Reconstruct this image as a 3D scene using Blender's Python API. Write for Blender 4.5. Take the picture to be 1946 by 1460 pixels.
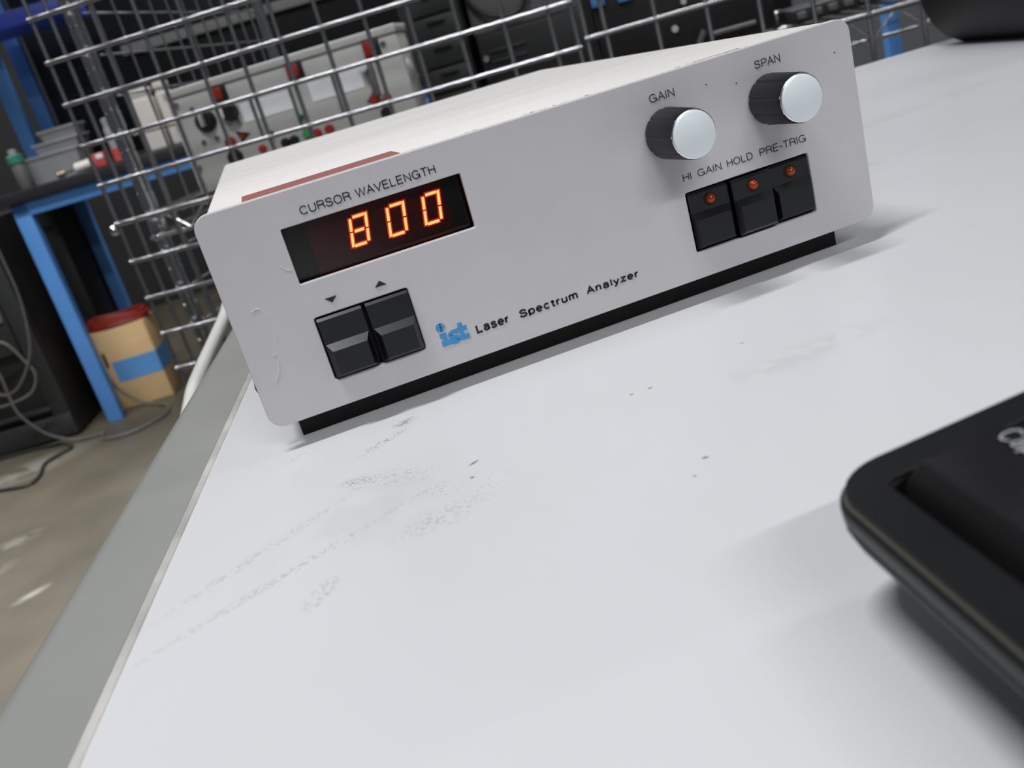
import bpy, bmesh, math, random
from mathutils import Vector, Matrix

for o in list(bpy.data.objects):
    bpy.data.objects.remove(o)
sc = bpy.context.scene
COL = sc.collection
random.seed(7)

# ------------------------------------------------------------------ scale and frames
# lengths below are written in units in which the instrument's front panel is 0.30 wide;
# S turns them into metres (a half-rack panel, 213 mm).  z = 0 is the panel's lower edge.
S = 0.7092
FLOOR = -1.07
TABLE = -0.012
AT = math.radians(-8.5)             # the table and the workbench are turned against the instrument
AR = math.radians(-20.5)            # the wire rack and its mesh panels


def rotz(a):
    return Matrix.Rotation(a, 4, 'Z')


F_CASE = Matrix.Identity(4)
F_TABLE = Matrix.Translation((-0.0147, 0.1531, 0)) @ rotz(AT)
F_RACK = Matrix.Translation((-0.2395, 1.4000, 0)) @ rotz(AR)
P_AX = Vector((-0.118, -0.993, 0)).normalized()
Q_AX = Vector((0.9870, -0.1173, 0.1097)).normalized()
N_AX = P_AX.cross(Q_AX).normalized()
F_KEYB = Matrix(((P_AX.x, Q_AX.x, N_AX.x, 0.1226), (P_AX.y, Q_AX.y, N_AX.y, -0.2280),
                 (P_AX.z, Q_AX.z, N_AX.z, 0.0200), (0, 0, 0, 1)))


def to_world(v):
    return Vector((v[0] * S, v[1] * S, (v[2] - FLOOR) * S))


def world_matrix(F):
    m = F.copy()
    m.translation = to_world(F.translation)
    return m


# ------------------------------------------------------------------ camera
cam = bpy.data.objects.new('camera', bpy.data.cameras.new('camera'))
COL.objects.link(cam)
CX = Vector((0.92555119, -0.27013913, -0.26529201))
CY = Vector((0.33613537, 0.26379629, 0.90412407))
CZ = Vector((-0.17426420, -0.92598711, 0.33493253))
m = Matrix((CX, CY, CZ)).transposed().to_4x4()
m.translation = to_world((0.03232925, -0.38798619, 0.123277))
cam.matrix_world = m
cam.data.sensor_fit = 'HORIZONTAL'
cam.data.sensor_width = 36.0
cam.data.lens = 1759.4 / 1946 * 36.0
cam.data.clip_start = 0.01
cam.data.clip_end = 60
cam.data.dof.use_dof = True
cam.data.dof.focus_distance = 0.42 * S
cam.data.dof.aperture_fstop = 22.0
sc.camera = cam

# ------------------------------------------------------------------ world, lights, exposure
sc.view_settings.view_transform = 'Standard'
sc.view_settings.look = 'None'
sc.view_settings.gamma = 1.0
sc.view_settings.use_curve_mapping = False
sc.view_settings.exposure = 0.0
wd = bpy.data.worlds.new('room_air')
sc.world = wd
wd.use_nodes = True
wd.node_tree.nodes['Background'].inputs[0].default_value = (0.86, 0.93, 1.0, 1)
wd.node_tree.nodes['Background'].inputs[1].default_value = 0.07


def lamp(name, loc, sx, sy, power, col=(0.97, 0.98, 1.0), spread=180):
    d = bpy.data.lights.new(name, 'AREA')
    d.shape = 'RECTANGLE'
    d.size = sx * S
    d.size_y = sy * S
    d.energy = power
    d.color = col
    d.spread = math.radians(spread)
    o = bpy.data.objects.new(name, d)
    COL.objects.link(o)
    o.location = to_world(loc)
    return o


# rows of fluorescent tubes under the ceiling, running along the instrument's front
lamp('ceiling_tube', (-0.60, -0.40, 2.80), 1.0, 0.14, 31)
lamp('ceiling_tube', (2.60, -0.40, 2.80), 1.8, 0.14, 7)
lamp('ceiling_tube', (0.70, -3.55, 2.80), 2.4, 0.14, 56)
# rows over rack and workbench, spread narrowed to spare the table their light
lamp('ceiling_tube', (-1.5, 2.70, 2.80), 3.4, 0.14, 52, spread=84)
lamp('ceiling_tube', (1.95, 2.10, 2.80), 3.2, 0.14, 26, spread=74)
lamp('ceiling_tube', (-0.6, 5.60, 2.80), 6.5, 0.16, 60, spread=140)


# ------------------------------------------------------------------ mesh builder
class MB:
    def __init__(self):
        self.bm = bmesh.new()

    def box(self, x0, x1, y0, y1, z0, z1, bev=0.0, seg=2):
        r = bmesh.ops.create_cube(self.bm, size=1.0)
        vs = r['verts']
        for v in vs:
            v.co = Vector((x0 + (v.co.x + .5) * (x1 - x0), y0 + (v.co.y + .5) * (y1 - y0), z0 + (v.co.z + .5) * (z1 - z0)))
        if bev > 0:
            es = list({e for v in vs for e in v.link_edges})
            bmesh.ops.bevel(self.bm, geom=es, offset=bev, segments=seg, affect='EDGES', profile=0.5, clamp_overlap=True)
        return self

    def prism(self, pts, axis, a, b):
        """closed outline pts swept along axis 'x','y' or 'z' from a to b"""
        def mk(p, t):
            if axis == 'x':
                return Vector((t, p[0], p[1]))
            if axis == 'y':
                return Vector((p[0], t, p[1]))
            return Vector((p[0], p[1], t))
        lo = [self.bm.verts.new(mk(p, a)) for p in pts]
        hi = [self.bm.verts.new(mk(p, b)) for p in pts]
        n = len(pts)
        fs = [self.bm.faces.new(lo), self.bm.faces.new(hi[::-1])]
        for i in range(n):
            fs.append(self.bm.faces.new((lo[i], hi[i], hi[(i + 1) % n], lo[(i + 1) % n])))
        bmesh.ops.recalc_face_normals(self.bm, faces=fs)
        return self

    def hull(self, pts):
        vs = [self.bm.verts.new(Vector(p)) for p in pts]
        r = bmesh.ops.convex_hull(self.bm, input=vs)
        fs = [g for g in r['geom'] if isinstance(g, bmesh.types.BMFace)]
        bmesh.ops.recalc_face_normals(self.bm, faces=fs)
        return self

    def lathe(self, prof, c, axis, seg=32, lobes=None):
        """prof: list of (t along axis, radius); c: origin; axis: unit vector"""
        ax = Vector(axis).normalized()
        u = ax.orthogonal().normalized()
        w = ax.cross(u)
        c = Vector(c)
        rings = []
        for t, r in prof:
            ring = []
            for i in range(seg):
                a = 2 * math.pi * i / seg
                rr = r * (lobes(a) if lobes else 1.0)
                ring.append(self.bm.verts.new(c + ax * t + (u * math.cos(a) + w * math.sin(a)) * rr))
            rings.append(ring)
        fs = []
        for k in range(len(rings) - 1):
            for i in range(seg):
                j = (i + 1) % seg
                fs.append(self.bm.faces.new((rings[k][i], rings[k][j], rings[k + 1][j], rings[k + 1][i])))
        fs.append(self.bm.faces.new(rings[0]))
        fs.append(self.bm.faces.new(rings[-1]))
        bmesh.ops.recalc_face_normals(self.bm, faces=fs)
        return self

    def rod(self, p0, p1, r, seg=10):
        p0, p1 = Vector(p0), Vector(p1)
        d = p1 - p0
        L = d.length
        e = min(r * 0.35, L * 0.2)
        return self.lathe([(0, r - e), (e, r), (L - e, r), (L, r - e)], p0, d, seg)

    def tube(self, pts, r, seg=10, sub=8, smooth=True):
        P = [Vector(p) for p in pts]
        if smooth and len(P) > 2:
            Q = []
            for i in range(len(P) - 1):
                p0 = P[max(i - 1, 0)]
                p1, p2 = P[i], P[i + 1]
                p3 = P[min(i + 2, len(P) - 1)]
                for k in range(sub):
                    t = k / sub
                    Q.append(0.5 * ((2 * p1) + (p2 - p0) * t + (2 * p0 - 5 * p1 + 4 * p2 - p3) * t * t + (3 * p1 - p0 - 3 * p2 + p3) * t ** 3))
            Q.append(P[-1])
            P = Q
        u = None
        rings = []
        for i, p in enumerate(P):
            t = (P[min(i + 1, len(P) - 1)] - P[max(i - 1, 0)]).normalized()
            if u is None:
                u = t.orthogonal().normalized()
            u = (u - t * u.dot(t)).normalized()
            w = t.cross(u)
            rings.append([self.bm.verts.new(p + (u * math.cos(2 * math.pi * k / seg) + w * math.sin(2 * math.pi * k / seg)) * r) for k in range(seg)])
        fs = []
        for a, b in zip(rings[:-1], rings[1:]):
            for i in range(seg):
                j = (i + 1) % seg
                fs.append(self.bm.faces.new((a[i], a[j], b[j], b[i])))
        fs.append(self.bm.faces.new(rings[0]))
        fs.append(self.bm.faces.new(rings[-1]))
        bmesh.ops.recalc_face_normals(self.bm, faces=fs)
        return self

    def mesh(self, me, M):
        n0 = len(self.bm.verts)
        self.bm.from_mesh(me)
        self.bm.verts.ensure_lookup_table()
        for v in self.bm.verts[n0:]:
            v.co = M @ v.co
        return self

    def finish(self, name, off, smooth=35):
        for v in self.bm.verts:
            v.co = (v.co - Vector(off)) * S
        me = bpy.data.meshes.new(name)
        if smooth:
            lim = math.radians(smooth)
            for f in self.bm.faces:
                f.smooth = True
            for e in self.bm.edges:
                if len(e.link_faces) != 2 or e.calc_face_angle(0) > lim:
                    e.smooth = False
        self.bm.to_mesh(me)
        self.bm.free()
        return me


def tag(o, label=None, cat=None, group=None, kind=None):
    if label:
        o['label'] = label
    if cat:
        o['category'] = cat
    if group:
        o['group'] = group
    if kind:
        o['kind'] = kind
    return o


OFF = {}


def thing(name, F, at, label, cat, group=None):
    """an Empty at the thing's base; its parts are written in the coordinates of frame F"""
    o = bpy.data.objects.new(name, None)
    COL.objects.link(o)
    o.empty_display_size = 0.02
    o.matrix_world = world_matrix(F @ Matrix.Translation(at))
    OFF[o] = Vector(at)
    return tag(o, label, cat, group)


def part(name, mb, mat, parent, label=None, smooth=35, kind=None):
    root = parent
    while root.parent:
        root = root.parent
    o = bpy.data.objects.new(name, mb.finish(name, OFF[root], smooth))
    COL.objects.link(o)
    o.parent = parent
    o.data.materials.append(mat)
    return tag(o, label, kind=kind)


def solo(name, F, at, mb, mat, label=None, cat=None, group=None, kind=None, smooth=35):
    """a thing that is one mesh"""
    o = bpy.data.objects.new(name, mb.finish(name, at, smooth))
    COL.objects.link(o)
    o.matrix_world = world_matrix(F @ Matrix.Translation(at))
    o.data.materials.append(mat)
    return tag(o, label, cat, group, kind)


def plate(loops, depth, bev=0.0, res=2):
    """flat plate with holes, outline in x,y, as a temporary mesh"""
    cu = bpy.data.curves.new('tmp', 'CURVE')
    cu.dimensions = '2D'
    cu.fill_mode = 'BOTH'
    for lp in loops:
        sp = cu.splines.new('POLY')
        sp.points.add(len(lp) - 1)
        for p, q in zip(sp.points, lp):
            p.co = (q[0], q[1], 0, 1)
        sp.use_cyclic_u = True
    cu.extrude = depth / 2 - bev
    cu.bevel_depth = bev
    cu.bevel_resolution = res
    cu.offset = -bev
    return curve_mesh(cu)


def curve_mesh(cu):
    o = bpy.data.objects.new('tmp', cu)
    COL.objects.link(o)
    dg = bpy.context.evaluated_depsgraph_get()
    dg.update()
    me = bpy.data.meshes.new_from_object(o.evaluated_get(dg))
    bpy.data.objects.remove(o)
    bpy.data.curves.remove(cu)
    return me


def arc(cx, cy, rx, ry, a0, a1, n=18):
    return [(cx + rx * math.cos(math.radians(a0 + (a1 - a0) * k / n)), cy + ry * math.sin(math.radians(a0 + (a1 - a0) * k / n))) for k in range(n + 1)]


def curve(pts, sub=6):
    out = []
    for i in range(len(pts) - 1):
        p0, p1, p2, p3 = pts[max(i - 1, 0)], pts[i], pts[i + 1], pts[min(i + 2, len(pts) - 1)]
        for k in range(sub):
            t = k / sub
            out.append(tuple(0.5 * (2 * p1[c] + (p2[c] - p0[c]) * t + (2 * p0[c] - 5 * p1[c] + 4 * p2[c] - p3[c]) * t * t + (3 * p1[c] - p0[c] - 3 * p2[c] + p3[c]) * t ** 3) for c in (0, 1)))
    return out + [pts[-1]]


S_CURVE = [(.60, .74), (.53, .92), (.33, 1.0), (.13, .91), (.08, .74), (.17, .59), (.35, .52), (.55, .43), (.64, .27), (.56, .08), (.34, 0), (.12, .08), (.04, .28)]
X = .73
STEM = [(.06, 0), (.06, 1)]
ARCH = curve([(.05, .46), (.10, .64), (.27, .73), (.43, .64), (.46, .46), (.46, 0)])
GLYPH = {
    ' ': (.34, []),
    'C': (.76, [arc(.40, .5, .36, .5, 42, 318)]),
    'U': (.70, [[(.06, 1)] + arc(.35, .33, .29, .33, 180, 360) + [(.64, 1)]]),
    'R': (.70, [STEM, [(.06, 1)] + arc(.40, .745, .25, .255, 90, -90) + [(.06, .49)], curve([(.40, .49), (.57, .42), (.63, .22), (.68, 0)])]),
    'S': (.68, [curve(S_CURVE)]),
    'O': (.80, [arc(.40, .5, .36, .5, 0, 360, 30)]),
    'W': (.94, [[(.01, 1), (.25, 0), (.47, 1), (.69, 0), (.93, 1)]]),
    'A': (.68, [[(.01, 0), (.34, 1), (.67, 0)], [(.14, .36), (.54, .36)]]),
    'V': (.66, [[(.01, 1), (.33, 0), (.65, 1)]]),
    'E': (.62, [[(.57, 1), (.06, 1), (.06, 0), (.58, 0)], [(.06, .52), (.53, .52)]]),
    'L': (.56, [[(.06, 1), (.06, 0), (.54, 0)]]),
    'N': (.70, [[(.06, 0), (.06, 1), (.63, 0), (.63, 1)]]),
    'G': (.80, [arc(.40, .5, .36, .5, 42, 345), [(.44, .45), (.74, .45), (.74, 0)]]),
    'T': (.62, [[(.01, 1), (.61, 1)], [(.31, 1), (.31, 0)]]),
    'H': (.70, [STEM, [(.64, 0), (.64, 1)], [(.06, .52), (.64, .52)]]),
    'I': (.14, [STEM]),
    'P': (.64, [STEM, [(.06, 1)] + arc(.38, .73, .25, .27, 90, -90) + [(.06, .46)]]),
    'D': (.72, [STEM, [(.06, 1)] + arc(.31, .5, .36, .5, 90, -90) + [(.06, 0)]]),
    '-': (.36, [[(.03, .36), (.33, .36)]]),
    'a': (.58, [curve([(.07, .54), (.14, .69), (.29, .74), (.44, .67), (.47, .52), (.47, .12), (.55, .02)]), curve([(.47, .43), (.30, .41), (.12, .35), (.05, .20), (.12, .05), (.25, 0), (.39, .06), (.47, .20)])]),
    's': (.50, [curve([(p[0] * .72, p[1] * X) for p in S_CURVE])]),
    'e': (.56, [[(.05, .38), (.51, .38)] + arc(.28, .365, .23, .365, 4, 318)]),
    'r': (.34, [[(.05, 0), (.05, X)], curve([(.05, .44), (.12, .64), (.31, .72)])]),
    'p': (.58, [[(.05, -.25), (.05, X)], arc(.29, .365, .24, .365, 0, 360, 24)]),
    'c': (.54, [arc(.28, .365, .23, .365, 42, 318)]),
    't': (.34, [[(.16, .93)] + curve([(.16, .16), (.20, .03), (.33, .02)]), [(.01, .70), (.32, .70)]]),
    'u': (.54, [curve([(.05, X), (.05, .26), (.09, .06), (.24, 0), (.39, .07), (.46, .24)]), [(.47, X), (.47, 0)]]),
    'n': (.54, [[(.05, 0), (.05, X)], ARCH]),
    'm': (.84, [[(.05, 0), (.05, X)], [(p[0] * .88, p[1]) for p in ARCH], [(p[0] * .88 + .36, p[1]) for p in ARCH]]),
    'l': (.12, [[(.05, 0), (.05, 1)]]),
    'y': (.52, [[(.01, X), (.26, .02)], curve([(.50, X), (.27, .03), (.19, -.17), (.12, -.25), (.02, -.25)])]),
    'z': (.48, [[(.03, .69), (.44, .69), (.03, .04), (.47, .04)]]),
}


def ribbon(mb, pts, w, put, depth):
    """flat stroke of width w along pts, put(x, y, d) places a point"""
    n = len(pts)
    closed = n > 3 and math.dist(pts[0], pts[-1]) < 1e-6
    if closed:
        pts = pts[:-1]
        n -= 1
    L, R = [], []
    for i in range(n):
        if closed:
            a, b, c = pts[i - 1], pts[i], pts[(i + 1) % n]
        else:
            a, b, c = pts[max(i - 1, 0)], pts[i], pts[min(i + 1, n - 1)]
        d1 = Vector((b[0] - a[0], b[1] - a[1]))
        d2 = Vector((c[0] - b[0], c[1] - b[1]))
        d1 = d1.normalized() if d1.length > 1e-9 else d2.normalized()
        d2 = d2.normalized() if d2.length > 1e-9 else d1
        nm = Vector((-(d1.y + d2.y), d1.x + d2.x))
        nm = nm.normalized() if nm.length > 1e-6 else Vector((-d1.y, d1.x))
        k = min(1.0 / max(nm.dot(Vector((-d1.y, d1.x))), 0.3), 2.2)
        L.append((b[0] + nm.x * w / 2 * k, b[1] + nm.y * w / 2 * k))
        R.append((b[0] - nm.x * w / 2 * k, b[1] - nm.y * w / 2 * k))
    vt = [(mb.bm.verts.new(put(*L[i], 0)), mb.bm.verts.new(put(*R[i], 0)), mb.bm.verts.new(put(*L[i], depth)), mb.bm.verts.new(put(*R[i], depth))) for i in range(n)]
    fs = []
    m = n if closed else n - 1
    for i in range(m):
        a, b = vt[i], vt[(i + 1) % n]
        fs += [mb.bm.faces.new((a[0], b[0], b[1], a[1])), mb.bm.faces.new((a[2], a[3], b[3], b[2])), mb.bm.faces.new((a[0], a[2], b[2], b[0])), mb.bm.faces.new((a[1], b[1], b[3], a[3]))]
    if not closed:
        for a in (vt[0], vt[-1]):
            fs.append(mb.bm.faces.new((a[0], a[1], a[3], a[2])))
    bmesh.ops.recalc_face_normals(mb.bm, faces=fs)


def lay(s, gap):
    x, out = 0.0, []
    for ch in s:
        adv, st = GLYPH[ch]
        out += [[(p[0] + x, p[1]) for p in q] for q in st]
        x += adv + gap
    return out


def text_into(mb, s, x0, x1, base, cap, y, weight=0.105, gap=0.11):
    """lettering s on the plane y, from x0 to x1, baseline at z=base, capital height cap"""
    st = lay(s, gap)
    a = min(p[0] for q in st for p in q) - weight / 2
    b = max(p[0] for q in st for p in q) + weight / 2
    sx = (x1 - x0) / (b - a) / cap
    k = 1 - weight
    for q in st:
        ribbon(mb, [(p[0] * sx, p[1] * k + weight / 2) for p in q], weight, lambda u, v, d: Vector((x0 - a * sx * cap + u * cap, y + d, base + v * cap)), 0.00025)
    return mb


def rrect(x0, x1, y0, y1, r, n=8):
    pts = []
    for cx, cy, a0 in ((x1 - r, y1 - r, 0), (x0 + r, y1 - r, 90), (x0 + r, y0 + r, 180), (x1 - r, y0 + r, 270)):
        for k in range(n + 1):
            a = math.radians(a0 + 90 * k / n)
            pts.append((cx + r * math.cos(a), cy + r * math.sin(a)))
    return pts


# ------------------------------------------------------------------ materials
def mat(name, col, rough=0.5, metal=0.0, spec=0.5, var=0.0, vscale=20.0, vstretch=(1, 1, 1), col2=None, bump=0.0,
        bscale=200.0, rvar=0.0, coat=0.0, emit=None, estr=0.0, detail=4.0):
    M = bpy.data.materials.new(name)
    M.use_nodes = True
    nt = M.node_tree
    b = nt.nodes['Principled BSDF']
    b.inputs['Base Color'].default_value = (*col, 1)
    b.inputs['Roughness'].default_value = rough
    b.inputs['Metallic'].default_value = metal
    b.inputs['Specular IOR Level'].default_value = spec
    b.inputs['Coat Weight'].default_value = coat
    if emit:
        b.inputs['Emission Color'].default_value = (*emit, 1)
        b.inputs['Emission Strength'].default_value = estr
    tc = nt.nodes.new('ShaderNodeTexCoord')
    if var > 0 or col2:
        mp = nt.nodes.new('ShaderNodeMapping')
        mp.inputs['Scale'].default_value = vstretch
        nz = nt.nodes.new('ShaderNodeTexNoise')
        nz.inputs['Scale'].default_value = vscale
        nz.inputs['Detail'].default_value = detail
        rp = nt.nodes.new('ShaderNodeValToRGB')
        c2 = col2 or tuple(c * (1 - var) for c in col)
        rp.color_ramp.elements[0].color = (*c2, 1)
        rp.color_ramp.elements[1].color = (*col, 1)
        rp.color_ramp.elements[0].position = 0.3
        rp.color_ramp.elements[1].position = 0.7
        nt.links.new(tc.outputs['Object'], mp.inputs[0])
        nt.links.new(mp.outputs[0], nz.inputs['Vector'])
        nt.links.new(nz.outputs['Fac'], rp.inputs[0])
        nt.links.new(rp.outputs[0], b.inputs['Base Color'])
        if rvar:
            mr = nt.nodes.new('ShaderNodeMapRange')
            mr.inputs[3].default_value = rough - rvar
            mr.inputs[4].default_value = rough + rvar
            nt.links.new(nz.outputs['Fac'], mr.inputs[0])
            nt.links.new(mr.outputs[0], b.inputs['Roughness'])
    if bump > 0:
        n2 = nt.nodes.new('ShaderNodeTexNoise')
        n2.inputs['Scale'].default_value = bscale
        bp = nt.nodes.new('ShaderNodeBump')
        bp.inputs['Strength'].default_value = bump
        bp.inputs['Distance'].default_value = 0.0005
        nt.links.new(tc.outputs['Object'], n2.inputs['Vector'])
        nt.links.new(n2.outputs['Fac'], bp.inputs['Height'])
        nt.links.new(bp.outputs[0], b.inputs['Normal'])
    return M


def stains(M, spots, scol, base_link=True):
    """marks with a shape of their own: spots = (x, y, half length, half width, angle, noise scale, threshold, strength) in local metres"""
    nt = M.node_tree
    b = nt.nodes['Principled BSDF']
    tc = [n for n in nt.nodes if n.type == 'TEX_COORD'][0]
    src = b.inputs['Base Color'].links[0].from_socket if b.inputs['Base Color'].links else None
    acc = None
    for (x, y, rx, ry, ang, ns, th, st) in spots:
        mp = nt.nodes.new('ShaderNodeMapping')
        mp.vector_type = 'TEXTURE'
        mp.inputs['Location'].default_value = (x, y, 0)
        mp.inputs['Rotation'].default_value = (0, 0, math.radians(ang))
        mp.inputs['Scale'].default_value = (rx, ry, 1000)
        nt.links.new(tc.outputs['Object'], mp.inputs[0])
        ln = nt.nodes.new('ShaderNodeVectorMath')
        ln.operation = 'LENGTH'
        nt.links.new(mp.outputs[0], ln.inputs[0])
        fall = nt.nodes.new('ShaderNodeMapRange')
        fall.inputs[1].default_value = 1.0
        fall.inputs[2].default_value = 0.25
        fall.clamp = True
        nt.links.new(ln.outputs['Value'], fall.inputs[0])
        if ns > 0:
            nz = nt.nodes.new('ShaderNodeTexNoise')
            nz.inputs['Scale'].default_value = ns
            nz.inputs['Detail'].default_value = 3
            nt.links.new(tc.outputs['Object'], nz.inputs['Vector'])
            mr = nt.nodes.new('ShaderNodeMapRange')
            mr.inputs[1].default_value = th
            mr.inputs[2].default_value = th + 0.09
            mr.inputs[4].default_value = st
            nt.links.new(nz.outputs['Fac'], mr.inputs[0])
            mu = nt.nodes.new('ShaderNodeMath')
            mu.operation = 'MULTIPLY'
            nt.links.new(mr.outputs[0], mu.inputs[0])
            nt.links.new(fall.outputs[0], mu.inputs[1])
            out = mu.outputs[0]
        else:
            mu = nt.nodes.new('ShaderNodeMath')
            mu.operation = 'MULTIPLY'
            mu.inputs[1].default_value = st
            nt.links.new(fall.outputs[0], mu.inputs[0])
            out = mu.outputs[0]
        if acc is None:
            acc = out
        else:
            mx = nt.nodes.new('ShaderNodeMath')
            mx.operation = 'MAXIMUM'
            nt.links.new(acc, mx.inputs[0])
            nt.links.new(out, mx.inputs[1])
            acc = mx.outputs[0]
    mix = nt.nodes.new('ShaderNodeMix')
    mix.data_type = 'RGBA'
    nt.links.new(acc, mix.inputs[0])
    if src:
        nt.links.new(src, mix.inputs[6])
    else:
        mix.inputs[6].default_value = b.inputs['Base Color'].default_value
    mix.inputs[7].default_value = (*scol, 1)
    nt.links.new(mix.outputs[2], b.inputs['Base Color'])
    return M


M_panel = mat('grey_panel_paint', (0.575, 0.56, 0.575), 0.42, var=0.03, vscale=60, bump=0.05, bscale=900)
M_cover = mat('cream_case_paint', (0.97, 0.945, 0.91), 0.36, col2=(0.90, 0.86, 0.83), vscale=26, vstretch=(0.22, 1.8, 1), bump=0.08, bscale=500)
M_black = mat('black_key_plastic', (0.005, 0.0052, 0.006), 0.30, spec=0.40, var=0.2, vscale=120)
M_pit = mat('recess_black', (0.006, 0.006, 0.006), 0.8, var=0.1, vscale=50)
M_knob = mat('knob_plastic', (0.011, 0.010, 0.011), 0.42, spec=0.45, var=0.15, vscale=150)
M_cap = mat('brushed_aluminium_cap', (0.83, 0.90, 0.93), 0.45, metal=0.10, var=0.06, vscale=90)
M_rim = mat('polished_aluminium', (0.85, 0.86, 0.86), 0.25, metal=1.0, var=0.05, vscale=90)
M_ink = mat('printed_ink', (0.012, 0.012, 0.014), 0.6, var=0.1, vscale=300)
M_ink2 = mat('worn_printed_ink', (0.045, 0.042, 0.042), 0.6, var=0.25, vscale=300)
M_logo = mat('blue_print', (0.055, 0.30, 0.62), 0.5, var=0.08, vscale=200)
M_filter = mat('display_filter', (0.035, 0.004, 0.003), 0.18, var=0.3, vscale=35)
M_window = mat('display_edge', (0.006, 0.006, 0.005), 0.2, var=0.1, vscale=35)
M_seg = mat('lit_segment', (0.3, 0.05, 0.02), 0.5, emit=(1.0, 0.22, 0.05), estr=3.0, var=0.05)
M_halo = mat('segment_glow', (0.12, 0.01, 0.006), 0.35, emit=(1.0, 0.02, 0.006), estr=0.30, var=0.05)  # dim emission paints the red glow around the lit segments
M_led = mat('amber_lens', (0.31, 0.036, 0.002), 0.15, spec=0.6, var=0.2, vscale=300)
M_tape = mat('red_label', (0.40, 0.125, 0.11), 0.5, var=0.18, vscale=70, vstretch=(0.5, 2, 1))
M_scr = mat('bare_scratch', (0.72, 0.70, 0.70), 0.5, var=0.1, vscale=200)
M_rubber = mat('black_rubber', (0.015, 0.015, 0.015), 0.75, var=0.2, vscale=80)
M_table = mat('white_laminate', (0.715, 0.715, 0.735), 0.33, col2=(0.685, 0.69, 0.705), vscale=7, vstretch=(1, 1, 1), rvar=0.03)
M_edge = mat('grey_edge_bumper', (0.315, 0.317, 0.30), 0.42, var=0.07, vscale=25, bump=0.12, bscale=900)
M_seam = mat('edge_sealant', (0.70, 0.68, 0.64), 0.45, col2=(0.36, 0.35, 0.33), vscale=38, detail=6)
M_steel = mat('galvanised_wire', (0.44, 0.44, 0.465), 0.27, metal=0.95, var=0.15, vscale=60)
M_chrome = mat('chrome', (0.66, 0.66, 0.67), 0.16, metal=1.0, var=0.1, vscale=60)
M_kb = mat('black_keyboard_shell', (0.011, 0.0115, 0.0125), 0.42, spec=0.28, var=0.15, vscale=60, bump=0.05, bscale=900)
M_kb2 = mat('dark_grey_shell', (0.014, 0.017, 0.018), 0.5, spec=0.28, var=0.15, vscale=60)
M_key = mat('black_key_top', (0.012, 0.011, 0.012), 0.45, spec=0.28, var=0.15, vscale=60, bump=0.05, bscale=900)
M_line = mat('tan_seam_line', (0.105, 0.097, 0.075), 0.5, var=0.1)
M_white_ink = mat('white_legend', (0.42, 0.43, 0.45), 0.6, var=0.1)
M_case = mat('black_case_plastic', (0.010, 0.0095, 0.010), 0.55, spec=0.28, var=0.15, vscale=30)
M_blue = mat('blue_bench_paint', (0.085, 0.255, 0.60), 0.42, var=0.08, vscale=12)
M_dblue = mat('deep_blue_paint', (0.055, 0.10, 0.62), 0.4, var=0.1, vscale=10)
M_top = mat('black_bench_top', (0.022, 0.021, 0.024), 0.45, var=0.2, vscale=10)
M_dark = mat('charcoal_metal', (0.020, 0.0205, 0.021), 0.5, var=0.2, vscale=6)
M_dark2 = mat('black_metal', (0.008, 0.008, 0.008), 0.5, var=0.2, vscale=6)
M_grey = mat('light_grey_instrument_paint', (0.52, 0.525, 0.50), 0.5, var=0.06, vscale=8)
M_grey2 = mat('mid_grey_paint', (0.13, 0.13, 0.125), 0.5, var=0.1, vscale=8)
M_label = mat('white_label', (0.90, 0.90, 0.92), 0.5, var=0.05, vscale=25)
M_red = mat('red_plastic', (0.36, 0.028, 0.016), 0.4, var=0.1, vscale=30)
M_red2 = mat('pale_red_plastic', (0.55, 0.085, 0.075), 0.5, var=0.1, vscale=30)
M_green = mat('green_plastic', (0.04, 0.36, 0.10), 0.45, var=0.1, vscale=30)
M_dgreen = mat('dark_green_plastic', (0.025, 0.13, 0.06), 0.45, var=0.1, vscale=30)
M_teal = mat('teal_plastic', (0.04, 0.25, 0.18), 0.45, var=0.1, vscale=30)
M_white = mat('white_plastic', (0.80, 0.76, 0.70), 0.45, var=0.05, vscale=20)
M_cable = mat('white_cable_jacket', (0.78, 0.78, 0.72), 0.3, var=0.06, vscale=25)
M_gcord = mat('grey_cord', (0.085, 0.082, 0.075), 0.5, var=0.1, vscale=25)
M_bcord = mat('black_cord', (0.018, 0.018, 0.016), 0.5, var=0.1, vscale=25)
M_card = mat('cardboard', (0.60, 0.42, 0.215), 0.75, col2=(0.53, 0.355, 0.175), vscale=7, vstretch=(1, 1, 3))
M_btape = mat('blue_masking_tape', (0.095, 0.27, 0.56), 0.55, var=0.08, vscale=18)
M_rcord = mat('red_cord', (0.24, 0.018, 0.010), 0.45, var=0.2, vscale=25)
M_clear = mat('clear_bin_plastic', (0.36, 0.36, 0.37), 0.35, var=0.2, vscale=8)
M_brass = mat('brass_tip', (0.75, 0.68, 0.50), 0.25, metal=1.0, var=0.1)
M_beige = mat('beige_plastic', (0.36, 0.35, 0.29), 0.5, var=0.08, vscale=10)
M_floor = mat('sealed_concrete', (0.086, 0.072, 0.050), 0.5, col2=(0.040, 0.036, 0.022), vscale=2.4, rvar=0.05, detail=6)
M_wall = mat('dark_wall_paint', (0.024, 0.024, 0.023), 0.7, var=0.1, vscale=1.5)

# ------------------------------------------------------------------ setting
fl = MB().box(-5, 5, -5, 8, FLOOR - 0.08, FLOOR)
TI = F_TABLE


def t_local(u, v, z=0):
    return TI @ Vector((u, v, z))


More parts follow.
